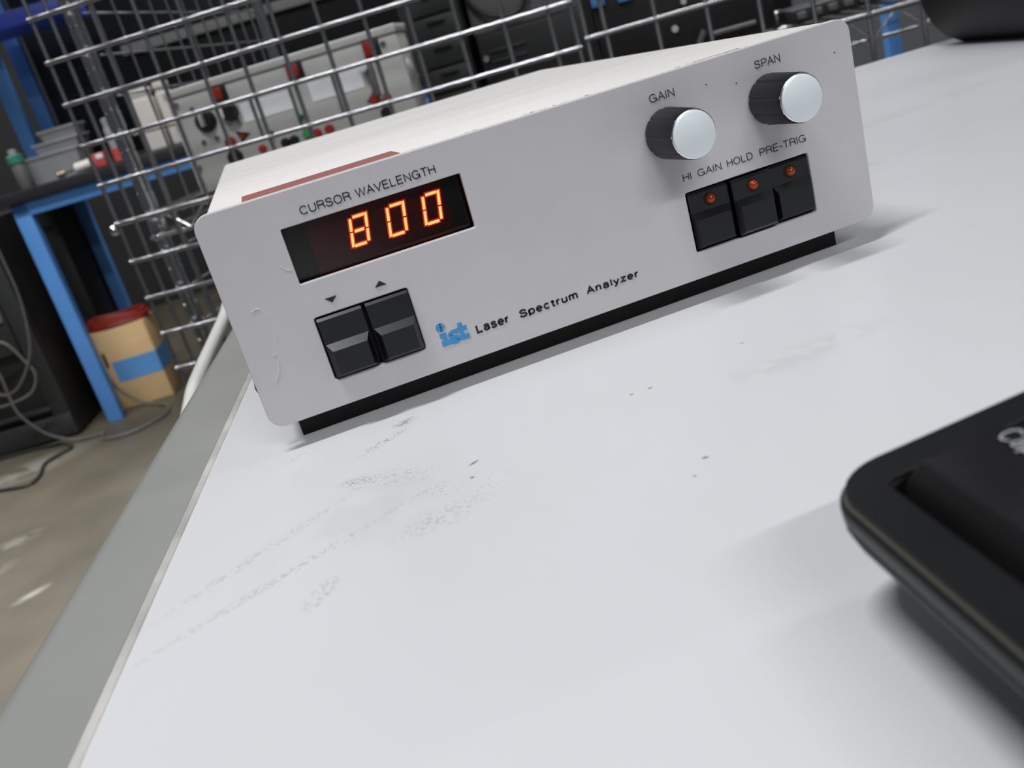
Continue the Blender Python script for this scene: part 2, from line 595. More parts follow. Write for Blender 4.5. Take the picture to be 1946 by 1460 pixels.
stains(M_floor, [(t_local(-1.435, 2.25).x * S, t_local(-1.435, 2.25).y * S, 0.055, 0.021, 30, 30, 0.36, 0.75),
                 (t_local(-1.75, 2.45).x * S, t_local(-1.75, 2.45).y * S, 0.16, 0.05, 35, 14, 0.45, 0.35),
                 (t_local(-1.70, 2.75).x * S, t_local(-1.70, 2.75).y * S, 0.12, 0.05, 20, 14, 0.45, 0.3),
                 (t_local(-1.95, 3.65).x * S, t_local(-1.95, 3.65).y * S, 0.25, 0.12, 20, 9, 0.40, 0.5)], (0.24, 0.23, 0.20))
solo('floor', F_CASE, (0, 0, FLOOR), fl, M_floor, kind='structure')
wb = MB().box(-5, 5, 7.6, 7.8, FLOOR, 3.1)
solo('wall_back', F_CASE, (0, 7.7, FLOOR), wb, M_wall, kind='structure')

# ------------------------------------------------------------------ laser analyzer
W, H, D = 0.300, 0.0936, 0.437
PT = 0.0028        # front panel thickness
an = thing('laser_analyzer', F_CASE, (0, 0, TABLE),
           'grey and cream bench instrument with red 800 digits and two knobs on the white table', 'laser analyzer')
TOFRONT = Matrix(((1, 0, 0, 0), (0, 0, 1, PT / 2), (0, 1, 0, 0), (0, 0, 0, 1)))
WIN = (0.0318, 0.1094, 0.0556, 0.0791)
BTN = (0.0322, 0.0734, 0.0120, 0.0403)
SWI = (0.2061, 0.2696, 0.0123, 0.0404)


def hole(b, r=0.0006):
    return rrect(b[0], b[1], b[2], b[3], r, 3)[::-1]


pm = plate([rrect(0, W, 0, H, 0.0066), hole(WIN), hole(BTN, 0.001), hole(SWI, 0.001)], PT, 0.0005)
front = part('front_panel', MB().mesh(pm, TOFRONT), M_panel, an, 'grey painted front panel with rounded corners', smooth=50)

part('edge_highlight', MB().box(0.0070, W - 0.0070, 0.0004, PT, H - 0.0002, H + 0.0001), M_cover, an, 'pale painted highlight on the upper edge of the front panel', smooth=0)  # cream strip added to imitate the bright highlight along the top edge
body = MB()
sleeve = plate([rrect(0.0053, W - 0.0053, 0.0006, H - 0.0002, 0.0030, 5), rrect(0.0068, W - 0.0068, 0.0021, H - 0.0017, 0.0016, 5)[::-1]], D - PT - 0.0002, 0.0004)
body.mesh(sleeve, Matrix(((1, 0, 0, 0), (0, 0, 1, (D + PT + 0.0002) / 2), (0, 1, 0, 0), (0, 0, 0, 1))))
body.box(0.0068, W - 0.0068, D - 0.004, D - 0.002, 0.0021, H - 0.0017)
part('case_cover', body, M_cover, an, 'cream streaked metal cover')
# chipped paint along the cover's front edge
chips = MB()
random.seed(3)
for (xa, xb, n, dep) in ((0.218, 0.252, 60, 0.006), (0.145, 0.178, 26, 0.004), (0.088, 0.100, 8, 0.003), (0.118, 0.124, 8, 0.004)):
    for i in range(n):
        x = random.uniform(xa, xb)
        y = PT + 0.0004 + 0.0014 + abs(random.gauss(0, dep * 0.5))
        r = random.uniform(0.0003, 0.0012)
        chips.box(x - r, x + r, y - r * .5, y + r * .5, H - 0.0003, H - 0.00012)
M_chip = mat('bare_brown_chip', (0.33, 0.25, 0.16), 0.7, var=0.4, vscale=300)
part('paint_chips', chips, M_chip, an, 'brown chipped paint specks', smooth=0, kind='stuff')
# red label strip lying on the cover just behind the panel
tp = plate([[(0.0212, 0.0062), (0.0886, 0.0062), (0.0886, 0.0318), (0.0212, 0.0330)]], 0.0003)
part('red_label_strip', MB().mesh(tp, Matrix.Translation((0, 0, H - 0.0001))), M_tape, an, 'faded red label strip', smooth=0)
part('gap_block', MB().box(0.0105, 0.2870, 0.0160, 0.42, TABLE, 0.0004), M_pit, an, 'black block in the gap under the cover', smooth=0)  # plain black block filling the gap between cover and table
part('side_screw', MB().lathe([(0, 0.0030), (0.0058, 0.0030), (0.0066, 0.0024), (0.0070, 0.0012)], (0.0060, 0.0085, 0.0178), (-1, 0, 0), 18), M_black, an, 'black screw head on the left side')

# display window
dw = MB().box(WIN[0] - .001, WIN[1] + .001, 0.0068, 0.0085, WIN[2] - .001, WIN[3] + .001)
disp = part('display_window', dw, M_window, an, 'dark display window', smooth=0)
part('display_filter', MB().box(0.0412, 0.1015, 0.0064, 0.0070, WIN[2] - .0008, WIN[3] + .0008), M_filter, disp, 'dark red filter', smooth=0)
DY = 0.0061
SEGS = {'0': 'abcdef', '8': 'abcdefg'}


def digit(xtl, xbl, wd_, zt, zb, ch):
    """seven-segment figure; xtl, xbl: left side at top and bottom (the figure leans)"""
    def px(u, v):      # u 0..1 across, v 0..1 up
        return (xbl + (xtl - xbl) * v + wd_ * u, zb + (zt - zb) * v)
    hh = zt - zb
    tx, tz = 0.0011 / wd_, 0.0011 / hh
    g = 0.025
    R = {'a': (tx + .10, 1 - tx * 0 - .10, 1 - tz, 1), 'd': (tx + .02, 1 - tx - .06, 0, tz), 'g': (tx + .10, 1 - tx - .10, .5 - tz / 2, .5 + tz / 2),
         'f': (0, tx, .5 + g, 1 - tz * .9), 'e': (0, tx, tz * .3, .5 - g), 'b': (1 - tx, 1, .5 + g, 1 - tz * .1), 'c': (1 - tx, 1, tz * .9, .5 - g)}
    R['a'] = (tx + .09, 1 - tx - .03, 1 - tz, 1)
    mb, hb = MB(), MB()
    for s in SEGS[ch]:
        u0, u1, v0, v1 = R[s]
        mb.prism([px(u0, v0), px(u1, v0), px(u1, v1), px(u0, v1)], 'y', DY - 0.0004, DY)
        du, dv = 0.0006 / wd_, 0.0006 / hh
        hb.prism([px(u0 - du, v0 - dv), px(u1 + du, v0 - dv), px(u1 + du, v1 + dv), px(u0 - du, v1 + dv)], 'y', DY + 0.0001, DY + 0.00035)
    p = part('digit', mb, M_seg, disp, 'glowing orange red figure %s' % ch, smooth=0)
    return p, hb


halo = MB()
for a in ((0.0597, 0.0573, 0.0080, 0.0750, 0.0623, '8'), (0.0759, 0.0737, 0.0082, 0.0747, 0.0615, '0'), (0.0918, 0.0897, 0.0080, 0.0746, 0.0616, '0')):
    p, hb = digit(*a)
    halo.bm.from_mesh(hb_me := hb.finish('tmp', (0, 0, 0), 0))
    bpy.data.meshes.remove(hb_me)
for v in halo.bm.verts:
    v.co = v.co / S
part('digit_glow', halo, M_halo, disp, 'painted dim red glow around the figures', smooth=0)

# lettering
FY = -0.0002


def lettering(items, material, lab, weight=0.105, gap=0.11):
    mb = MB()
    for s, x0, x1, base, cap in items:
        text_into(mb, s, x0, x1, base, cap, FY, weight, gap)
    return part('lettering', mb, material, an, lab, smooth=0)


lettering([('CURSOR WAVELENGTH', 0.0415, 0.0998, 0.0821, 0.0036)], M_ink, 'black lettering CURSOR WAVELENGTH', weight=0.12)
lettering([('GAIN', 0.1986, 0.2108, 0.0829, 0.0036)], M_ink2, 'lettering GAIN')
lettering([('SPAN', 0.2505, 0.2635, 0.0834, 0.0035)], M_ink2, 'lettering SPAN')
lettering([('HI', 0.2065, 0.2107, 0.0456, 0.0034), ('GAIN', 0.2139, 0.2260, 0.0456, 0.0033)], M_ink2, 'lettering HI GAIN')
lettering([('HOLD', 0.2288, 0.2420, 0.0456, 0.0034)], M_ink2, 'lettering HOLD')
lettering([('PRE-TRIG', 0.2456, 0.2697, 0.0456, 0.0034)], M_ink2, 'lettering PRE-TRIG')
lettering([('Laser', 0.0967, 0.1125, 0.0106, 0.0041), ('Spectrum', 0.1172, 0.1457, 0.0107, 0.0038), ('Analyzer', 0.1498, 0.1762, 0.0108, 0.0036)],
          M_ink, 'bold black lettering Laser Spectrum Analyzer', weight=0.21, gap=0.18)
ar = MB()
ar.prism([(0.0393, 0.0467), (0.0443, 0.0467), (0.0418, 0.0444)], 'y', FY - .0001, FY + .0003)
ar.prism([(0.0606, 0.0445), (0.0656, 0.0445), (0.0631, 0.0468)], 'y', FY - .0001, FY + .0003)
part('arrow_marks', ar, M_ink, an, 'black down and up arrow marks', smooth=0)

# blue ist mark: striped ball over a dotless i, then s and t
lg = MB()


def poly(pts):
    lg.prism(pts, 'y', FY - .0001, FY + .0003)


poly([(0.0805, 0.0160), (0.0836, 0.0160), (0.0836, 0.0124), (0.0848, 0.0124), (0.0848, 0.0101), (0.0805, 0.0101), (0.0805, 0.0124), (0.0813, 0.0124), (0.0813, 0.0140), (0.0805, 0.0140)])
ribbon(lg, curve([(0.0889, 0.0143), (0.0878, 0.0150), (0.0862, 0.0150), (0.0850, 0.0141), (0.0856, 0.0130), (0.0870, 0.0126), (0.0883, 0.0119), (0.0884, 0.0110), (0.0872, 0.0106), (0.0856, 0.0107), (0.0843, 0.0113)]), 0.0019,
       lambda u, v, d: Vector((u, FY + d, v)), 0.0003)
poly([(0.0893, 0.0181), (0.0914, 0.0181), (0.0914, 0.0163), (0.0931, 0.0163), (0.0931, 0.0142), (0.0914, 0.0142), (0.0914, 0.0123), (0.0934, 0.0123), (0.0934, 0.0101), (0.0896, 0.0101),
      (0.0893, 0.0110), (0.0893, 0.0142), (0.0880, 0.0142), (0.0880, 0.0160), (0.0893, 0.0163)])
ball = [(0.0818 + 0.0020 * math.cos(t), 0.0188 + 0.0020 * math.sin(t)) for t in [math.radians(a) for a in range(70, 291, 10)]]
poly(ball)
for k in range(5):
    zz = 0.0188 + (k - 2) * 0.00078
    hw = math.sqrt(max(0.0020 ** 2 - (zz - 0.0188) ** 2, 0))
    poly([(0.0816, zz - .00022), (0.0818 + hw + 0.0004, zz - .0001), (0.0818 + hw + 0.0004, zz + .0001), (0.0816, zz + .00022)])
part('logo_mark', lg, M_logo, an, 'blue ist mark with striped ball', smooth=0)

# scratches on the left of the panel
sm = MB()


def P3(x, z):
    return (x, -0.00012, z)


for pts in ([(0.0095, 0.0512), (0.0128, 0.0515), (0.0142, 0.0470), (0.0150, 0.0400), (0.0148, 0.0365)], [(0.0127, 0.0285), (0.0112, 0.0238), (0.0085, 0.0203)],
            [(0.0108, 0.0318), (0.0118, 0.0308), (0.0123, 0.0318)], [(0.0268, 0.0652), (0.0285, 0.0631), (0.0303, 0.0626)]):
    sm.tube([P3(*q) for q in pts], 0.00016, 6, 6)
part('scratch_marks', sm, M_scr, an, 'pale scratches beside the display')


spk = MB()
for x, z in ((0.2262, 0.0834), (0.2405, 0.0801), (0.2907, 0.0800)):
    spk.lathe([(0, 0.00035), (0.0002, 0.0003)], (x, 0.0, z), (0, -1, 0), 8)
part('dirt_specks', spk, M_ink2, an, 'tiny dark specks', kind='stuff')


# cursor keys and option switches
def key_mesh(x0, x1, z0, z1, zs, up=-0.0012, lo=-0.0046, ins=0.0022, topbev=True):
    """key with a flat upper half and a raised lower half with sloping sides"""
    mb = MB()
    # upper half
    mb.prism([(0.0065, z0 + .0004), (up, z0 + .0004), (up, z1 - .0015), (up + .0012, z1 - .0004), (0.0065, z1 - .0004)], 'x', x0, x1)
    # raised half
    za = zs - 0.0031
    mb.hull([(x0, up + .0003, zs), (x1, up + .0003, zs), (x0, up + .0003, z0 + .0004), (x1, up + .0003, z0 + .0004),
             (x0 + ins, lo, za), (x1 - ins, lo, za), (x0 + ins, lo, z0 + .0022), (x1 - ins, lo, z0 + .0022),
             (x0 + ins * .15, up - .0002, zs - .0002), (x1 - ins * .15, up - .0002, zs - .0002)])
    return mb


part('key_recess', MB().box(BTN[0] - .001, BTN[1] + .001, 0.0066, 0.0078, BTN[2] - .001, BTN[3] + .001), M_pit, an, 'black recess behind the cursor keys', smooth=0)
part('cursor_key', key_mesh(0.0329, 0.0523, 0.0124, 0.0399, 0.0283), M_black, an, 'left black cursor key under the down arrow', smooth=20)
part('cursor_key', key_mesh(0.0541, 0.0729, 0.0124, 0.0399, 0.0283), M_black, an, 'right black cursor key under the up arrow', smooth=20)
part('key_recess', MB().box(SWI[0] - .001, SWI[1] + .001, 0.0066, 0.0078, SWI[2] - .001, SWI[3] + .001), M_pit, an, 'black recess behind the switches', smooth=0)
for (xa, xb, xl, dy, lb) in ((0.2071, 0.2273, 0.2179, 0.0016, 'black switch under HI GAIN'), (0.2283, 0.2482, 0.2388, -0.0006, 'black switch under HOLD'),
                             (0.2492, 0.2690, 0.2595, 0.0016, 'black switch under PRE-TRIG')):
    k = part('option_switch', key_mesh(xa, xb, 0.0130, 0.0399, 0.0300, up=-0.0008 + dy, lo=-0.0034 + dy, ins=0.0016), M_black, an, lb, smooth=20)
    part('lamp_bezel', MB().lathe([(0, 0.0030), (0.0002, 0.0030)], (xl, -0.0009 + dy, 0.0345), (0, -1, 0), 24), M_pit, k, 'black ring round the amber lamp')
    prof = [(0, 0.0023)] + [(0.0003 + 0.0021 * math.sin(math.radians(a)), 0.0023 * math.cos(math.radians(a))) for a in (0, 20, 40, 60, 75, 87)]
    part('indicator_lamp', MB().lathe(prof, (xl, -0.0010 + dy, 0.0345), (0, -1, 0), 24), M_led, k, 'unlit amber indicator lamp')


# knobs
def knob(x, z, lab, turn):
    def lob(a):
        t = ((a + turn) * 9 / (2 * math.pi)) % 1.0
        d = min(t, 1 - t)
        return 1.0 - 0.055 * max(0, 1 - d / 0.10)
    kb = part('knob', MB().lathe([(0.0004, 0.0108), (0.0012, 0.0112), (0.0235, 0.0106), (0.0250, 0.0102)], (x, 0, z), (0, -1, 0), 144, lob), M_knob, an, lab, smooth=25)
    part('knob_cap', MB().lathe([(0.0245, 0.0092), (0.0256, 0.0097), (0.0262, 0.0095), (0.0265, 0.0090)], (x, 0, z), (0, -1, 0), 64), M_cap, kb, 'pale aluminium knob cap', smooth=50)
    part('knob_ring', MB().lathe([(0.0240, 0.0100), (0.0254, 0.0101), (0.0257, 0.0097)], (x, 0, z), (0, -1, 0), 64), M_rim, kb, 'bright ring round the cap', smooth=50)


knob(0.2040, 0.0684, 'black fluted knob under GAIN', 0.2)
knob(0.2553, 0.0690, 'black fluted knob under SPAN', 0.35)

# ------------------------------------------------------------------ white table
tb = thing('table', F_TABLE, (0, -0.2, FLOOR), 'white laminate table with a wide grey rounded edge, under the instrument', 'table')
VB, VF, UR = 0.552, -0.80, 1.25
TT = 0.035
D_T = [(0.0848, -0.2085, .026, .010, -22, 1700, .58, .75), (0.0724, -0.2019, .010, .005, -15, 1900, .53, .9), (0.100, -0.2309, .018, .010, -20, 1700, .60, .65),
       (0.0922, -0.1545, .007, .004, 20, 1400, .46, .75), (0.0820, -0.1700, .017, .0035, 38, 1500, .52, .75), (0.1025, -0.2520, .022, .010, 20, 900, .50, .28),
       (0.0629, -0.2781, .012, .005, 60, 900, .48, .32), (0.0420, -0.2350, .060, .0040, 40, 1000, .50, .26), (0.0540, -0.2560, .070, .0032, 32, 900, .48, .28),
       (0.1167, -0.2177, .0034, .0010, 35, 0, 0, .95), (0.1150, -0.2296, .0012, .0010, 0, 0, 0, .95), (0.1884, -0.2678, .0016, .0012, 0, 0, 0, .8),
       (0.1817, -0.2773, .0010, .0008, 0, 0, 0, .7), (0.1819, -0.1998, .0012, .001, 0, 0, 0, .8), (0.1896, -0.1991, .0016, .001, 30, 0, 0, .8),
       (0.2337, -0.1821, .0012, .001, 0, 0, 0, .6), (0.1215, -0.2380, .016, .008, 30, 1500, .62, .6), (0.0433, -0.1562, .010, .006, 30, 1500, .57, .45),
       (0.0148, -0.05, .004, .03, 8, 1200, .60, .4), (0.075, -0.235, .05, .030, 20, 60, .45, .07),
       (0.25, -0.21, .05, .012, 12, 120, .45, .10), (0.36, 0.05, .12, .015, 12, 70, .45, .12), (0.50, 0.20, .16, .02, 12, 60, .45, .10)]
stains(M_table, [((u) * S, (v + 0.2) * S, rx * S, ry * S, an_, ns, th, st) for (u, v, rx, ry, an_, ns, th, st) in D_T], (0.13, 0.13, 0.13))
part('tabletop', MB().box(0.0036, UR, VF, VB, TABLE - TT, TABLE), M_table, tb, 'white scuffed laminate top', smooth=0)
# side bumper: flat top that rolls over at the outer edge
prof = [(0.0, TABLE - TT), (0.0, TABLE + 0.0003)]
for k in range(0, 10):
    a = math.radians(90 * k / 9)
    prof.append((-0.0280 - 0.0120 * math.sin(a), TABLE + 0.0003 - 0.0150 * (1 - math.cos(a))))
prof += [(-0.0400, TABLE - TT + .006), (-0.034, TABLE - TT)]
part('edge_band', MB().prism(prof, 'y', VF, VB + .01), M_edge, tb, 'wide grey rounded edge band', smooth=40)
part('edge_seam', MB().box(0.0, 0.0036, VF, VB, TABLE - 0.004, TABLE + 0.0004, 0.0003, 1), M_seam, tb, 'pale worn sealant line along the edge band', smooth=0)
bp = [(VB, TABLE - TT), (VB, TABLE + 0.0004)]
for k in range(0, 10):
    a = math.radians(90 * k / 9)
    bp.append((VB + 0.004 + 0.010 * math.sin(a), TABLE + 0.0004 - 0.010 * (1 - math.cos(a))))
bp += [(VB + 0.014, TABLE - TT)]
M_bedge = mat('highlight_white_edge', (0.95, 0.95, 0.95), 0.25, var=0.03, vscale=20)  # near-white colour stands in for the highlight on the back edge
part('back_edge_strip', MB().prism([(p[0], p[1]) for p in bp], 'x', 0.0, UR), M_bedge, tb, 'strip along the back edge, painted white as its highlight', smooth=40)
for u in (0.08, UR - 0.08):
    for v in (VF + 0.08, VB - 0.08):
        part('leg', MB().box(u - .03, u + .03, v - .03, v + .03, FLOOR, TABLE - TT, 0.004), M_grey2, tb)

# ------------------------------------------------------------------ keyboard in the foreground
KL, KW, KT = 0.46, 0.185, 0.020
kb = thing('keyboard', F_KEYB, (0, 0, -KT), 'thick black keyboard with a Ca key legend, cut by the right edge of the photo', 'keyboard')


def slab(pts, levels):
    """stack of inset outlines: levels = [(inset, z)]"""
    mb = MB()
    rings = []
    for ins, z in levels:
        x0, x1, y0, y1, r = pts
        rings.append([mb.bm.verts.new((p[0], p[1], z)) for p in rrect(x0 + ins, x1 - ins, y0 + ins, y1 - ins, max(r - ins, 0.0005), 6)])
    n = len(rings[0])
    fs = [mb.bm.faces.new(rings[0]), mb.bm.faces.new(rings[-1])]
    for a, b in zip(rings[:-1], rings[1:]):
        for i in range(n):
            j = (i + 1) % n
            fs.append(mb.bm.faces.new((a[i], a[j], b[j], b[i])))
    bmesh.ops.recalc_face_normals(mb.bm, faces=fs)
    return mb


KP = (-0.0018, KL, -0.0026, KW, 0.0140)
part('lower_shell', slab(KP, [(0.0075, -0.0138), (0.0040, -0.0132), (0.0014, -0.0112), (0.0, -0.0070), (0.0004, -0.0064)]), M_kb2, kb, 'dark grey lower shell', smooth=60)
KHOLE = rrect(0.0095, KL - 0.011, 0.0080, KW - 0.014, 0.003)[::-1]


def ring(ins, z0, z1, bev=0.0):
    pl = plate([rrect(KP[0] + ins, KP[1] - ins, KP[2] + ins, KP[3] - ins, KP[4] - ins), KHOLE], z1 - z0, bev)
    return MB().mesh(pl, Matrix.Translation((0, 0, (z0 + z1) / 2)))


part('seam_line', ring(0.0011, -0.0010, -0.0005), M_line, kb, 'thin tan seam line', smooth=60)
part('upper_shell', ring(0.0016, -0.0006, 0.0008, 0.0005), M_kb, kb, 'black upper shell around the keys', smooth=60)
part('lip', ring(0.0, -0.0066, -0.0012, 0.0012), M_kb, kb, 'black lip under the seam', smooth=60)
part('key_bed', MB().box(0.008, KL - .009, 0.007, KW - .012, -0.0062, -0.0046), M_pit, kb, smooth=0)


def keycap(x0, x1, y0, y1):
    mb = slab((x0, x1, y0, y1, 0.0026), [(0, -0.0042), (0.0014, 0.0006), (0.0040, 0.0052), (0.0048, 0.0058)])
    return mb


rows = [(0.0092, [0.043, 0.030, 0.030, 0.16, 0.03, 0.03, 0.03, 0.03, 0.03]), (0.0376, [0.052] + [0.0272] * 11 + [0.06]), (0.0652, [0.046] + [0.0272] * 11 + [0.065]),
        (0.0928, [0.038] + [0.0272] * 12 + [0.05]), (0.1204, [0.0272] * 13 + [0.06])]
first = None
for y, ws in rows:
    x = 0.0110
    for w_ in ws:
        dep = 0.0268
        k = part('key', keycap(x, min(x + w_ - 0.0010, KL - 0.0125), y, y + dep), M_key, kb, smooth=50)
        if first is None:
            first = k
        x += w_
        if x > KL - 0.03:
            break
lgd = MB()
GLYPH_X = 0.0188
for q in lay('Caps', 0.14):
    ribbon(lgd, [(p[0] * 0.0042 + GLYPH_X, p[1] * 0.0042 + 0.0277) for p in q], 0.00046, lambda u, v, d: Vector((u, v, 0.00605 + d)), 0.0001)
part('key_legend', lgd, M_white_ink, first, 'white Caps legend', smooth=0)
for px_, py_ in ((0.03, 0.02), (KL - .03, 0.02)):
    part('foot', MB().box(px_ - .012, px_ + .012, py_ - .006, py_ + .006, -0.0318, -0.0132), M_rubber, kb)
for px_, py_ in ((0.03, KW - .02), (KL - .03, KW - .02)):
    part('tilt_foot', MB().box(px_ - .012, px_ + .012, py_ - .004, py_ + .004, -0.0500, -0.0132), M_kb2, kb)

# ------------------------------------------------------------------ black case at the back right of the table
ec = thing('equipment_case', F_TABLE, (0.95, 0.40, TABLE), 'black rounded equipment case standing at the back right of the table', 'case')
cm = MB()
out = []
for (ins, z) in ((0.040, TABLE), (0.026, TABLE + .010), (0.014, TABLE + .026), (0.006, TABLE + .045), (0.001, TABLE + .07), (0.0, TABLE + .10), (0.0, TABLE + .26), (0.01, TABLE + .275)):
    out.append((ins, z))
cm = slab((0.722, 1.16, 0.25, 0.545, 0.030), out)
part('shell', cm, M_case, ec, smooth=60)
part('rim', slab((0.7205, 1.1615, 0.2485, 0.5465, 0.031), [(0.001, TABLE + .105), (0.0, TABLE + .108), (0.0, TABLE + .113), (0.001, TABLE + .116)]), M_kb2, ec, 'thin grey rim line', smooth=60)

# ------------------------------------------------------------------ white cable along the table's edge
cb = MB()
cb.tube([(-0.16, 0.95, -0.30), (-0.135, 0.80, -0.07), (-0.112, 0.60, -0.040), (-0.099, 0.435, -0.050), (-0.090, 0.321, -0.050), (-0.085, 0.218, -0.052), (-0.081, 0.150, -0.056),
         (-0.074, 0.07, -0.075), (-0.06, 0.0, -0.14), (-0.05, -0.05, -0.30), (-0.10, -0.08, -0.70), (-0.16, 0.0, FLOOR + .009), (-0.3, 0.15, FLOOR + .009)], 0.0062, 14, 10)
solo('cable', F_TABLE, (-0.09, 0.3, FLOOR), cb, M_cable, 'thick white cable running along the outside of the grey table edge', 'cable')


# ------------------------------------------------------------------ wire mesh panels
def wire_panel(name, b, a_list, z_list, za, zb, aa, ab_, r, label, cat, group=None):
    t = thing(name, F_RACK, (a_list[0], b, FLOOR), label, cat, group)
    for z in z_list:
        part('horizontal_wire', MB().rod((aa, b, z), (ab_, b, z), r, 12), M_steel, t)
    for a in a_list:
        part('vertical_wire', MB().rod((a, b + r * 1.8, za), (a, b + r * 1.8, zb), r, 12), M_steel, t)
    return t


wire_panel('wire_mesh_panel', 0.0, [0.003] + [0.036 + 0.0722 * k for k in range(12)] + [0.866], [0.0148 + 0.0701 * k for k in range(-15, 8)], FLOOR, 0.57, -0.001, 0.871, 0.0036,
           'wire mesh panel whose free left wire ends show beside the blue workbench', 'wire panel', 'mesh panels behind the table')
wire_panel('wire_mesh_panel', -0.140, [0.881] + [0.9095 + 0.0726 * k for k in range(12)] + [1.735], [0.0975 + 0.0757 * k for k in range(-15, 7)], FLOOR, 0.62, 0.877, 1.74, 0.0034,
           'nearer wire mesh panel behind the right end of the instrument, with bright glinting wires', 'wire panel', 'mesh panels behind the table')

# side panel of the rack, running away from its front left post
sp = thing('wire_mesh_panel', F_RACK, (0.07, 0.1, FLOOR), 'wire mesh panel seen nearly edge-on between the two chrome posts', 'wire panel')


def sa(b):
    return 0.060 + 0.035 * (b / 0.9)


for z in [0.291 + 0.0701 * k for k in range(-17, 5)]:
    part('horizontal_wire', MB().rod((sa(.07), .07, z), (sa(.90), .90, z), 0.0020, 10), M_steel, sp)
for k in range(12):
    b = 0.10 + 0.0722 * k
    part('vertical_wire', MB().rod((sa(b) + .004, b, FLOOR), (sa(b) + .004, b, 0.60), 0.0024, 10), M_steel, sp)

# ------------------------------------------------------------------ chrome wire rack
rk = thing('wire_rack', F_RACK, (0.05, 0.04, FLOOR), 'chrome wire shelving rack with grooved posts behind the mesh panels', 'shelving rack')


def post(a, b):
    prof = [(0, 0.009)]
    z = FLOOR + 0.02
    prof += [(0.02, 0.0142)]
    while z < 0.66:
        prof += [(z - FLOOR, 0.0142), (z - FLOOR + .0014, 0.0124), (z - FLOOR + .0036, 0.0124), (z - FLOOR + .0050, 0.0142)]
        z += 0.0356
    prof += [(z - FLOOR, 0.0142), (z - FLOOR + .01, 0.006)]
    part('post', MB().lathe(prof, (a, b, FLOOR), (0, 0, 1), 20), M_chrome, rk, 'grooved chrome post', smooth=25)
    part('collar', MB().lathe([(-0.034, 0.0165), (-0.03, 0.0185), (0.010, 0.0165), (0.014, 0.0140)], (a, b, 0.0), (0, 0, 1), 20), M_chrome, rk)


for a, b in ((0.0520, 0.05), (0.0900, 0.92), (1.90, 0.05), (1.90, 0.92)):
    post(a, b)
tr = MB()
for (b_, a0) in ((0.030, -0.018), (0.94, 0.06)):
    tr.rod((a0, b_, 0.0120), (1.93, b_, 0.0120), 0.0036, 12)
    tr.rod((a0 + .07, b_, -0.0270), (1.90, b_, -0.0270), 0.0036, 12)
    zz = []
    a = 0.08
    up = True
    while a < 1.89:
        zz.append((a, b_, 0.0105 if up else -0.0255))
        up = not up
        a += 0.040
    tr.tube(zz, 0.0026, 8, smooth=False)
for a in (0.040, 1.90):
    tr.rod((a, 0.03, 0.0120), (a, 0.94, 0.0120), 0.0036, 12)
    tr.rod((a, 0.03, -0.0270), (a, 0.94, -0.0270), 0.0036, 12)
sh = part('shelf', tr, M_chrome, rk, 'chrome shelf edge with zigzag truss')
dk = MB()
a = 0.115
while a < 1.89:
    dk.rod((a, 0.03, 0.0080), (a, 0.94, 0.0080), 0.0022, 8)
    a += 0.034
part('shelf_deck', dk, M_steel, sh)
part('corner_ball', MB().lathe([(0.009 * (1 - math.cos(math.radians(t))), 0.009 * math.sin(math.radians(t)) + 0.0004) for t in range(0, 181, 15)], (-0.030, 0.030, 0.0040), (1, 0, 0), 20), M_chrome, sh, 'shiny round end cap of the shelf rail')
SHZ = 0.0156       # top of the shelf's rails

# ------------------------------------------------------------------ grey control panel on the shelf
b0 = 0.15
cp = thing('control_panel', F_RACK, (0.33, b0 + .05, SHZ), 'light grey electrical control panel with red switches and white labels on the wire rack', 'control panel')
part('body', MB().box(0.108, 0.558, b0, b0 + .10, SHZ, 0.192, 0.003), M_grey, cp)
part('top_ledge', MB().box(0.106, 0.560, b0 - .004, b0 + .11, 0.193, 0.2075, 0.003), M_grey, cp, 'raised grey ledge along the top')
part('side_bracket', MB().lathe([(0, 0.020), (0.006, 0.020), (0.010, 0.012)], (0.554, b0 + .03, 0.126), (1, 0, 0), 20), M_grey, cp, 'rounded bracket on the right side')


def on(name, a0, a1, z0, z1, y0, y1, m_, lab=None, bev=0.001, par=cp):
    return part(name, MB().box(a0, a1, b0 - y1, b0 - y0, z0, z1, bev), m_, par, lab)


for i, (a0, a1, z0, z1) in enumerate(((0.194, 0.224, 0.166, 0.192), (0.346, 0.375, 0.166, 0.193), (0.493, 0.522, 0.164, 0.193))):
    bz = on('switch_bezel', a0, a1 + .002, z0 - .001, z1 + .002, -0.001, 0.004, M_dark2, 'black switch surround')
    on('rocker', a0 + .001, a1 - .006, z0 + .002, z1 - .002, 0.002, 0.010, M_red, 'red rocker switch', 0.002, bz)
for a0, a1, z0, z1 in ((0.267, 0.338, 0.118, 0.152), (0.240, 0.259, 0.118, 0.152), (0.375, 0.421, 0.119, 0.153), (0.429, 0.476, 0.119, 0.154)):
    on('white_label', a0, a1, z0, z1, -0.001, 0.0012, M_label, 'white paper label', 0.0)
for a_ in (0.263, 0.340, 0.4235):
    on('groove_strip', a_ - .0030, a_ + .0030, 0.084, 0.155, -0.001, 0.0025, M_grey2, 'dark vertical strip', 0.0)
on('groove_strip', 0.240, 0.345, 0.1565, 0.1595, -0.001, 0.0015, M_grey2, 'dark horizontal strip', 0.0)
on('groove_strip', 0.375, 0.470, 0.1565, 0.1595, -0.001, 0.0015, M_grey2, 'dark horizontal strip', 0.0)
kbp = part('rotary_knob', MB().lathe([(-.001, 0.0205), (0.004, 0.0205), (0.008, 0.0180), (0.012, 0.015)], (0.1680, b0, 0.140), (0, -1, 0), 24), M_dark2, cp, 'black rotary knob')
part('pointer', MB().box(0.1650, 0.1710, b0 - .026, b0 - .010, 0.131, 0.159, 0.002), M_grey, kbp, 'pale grip bar')
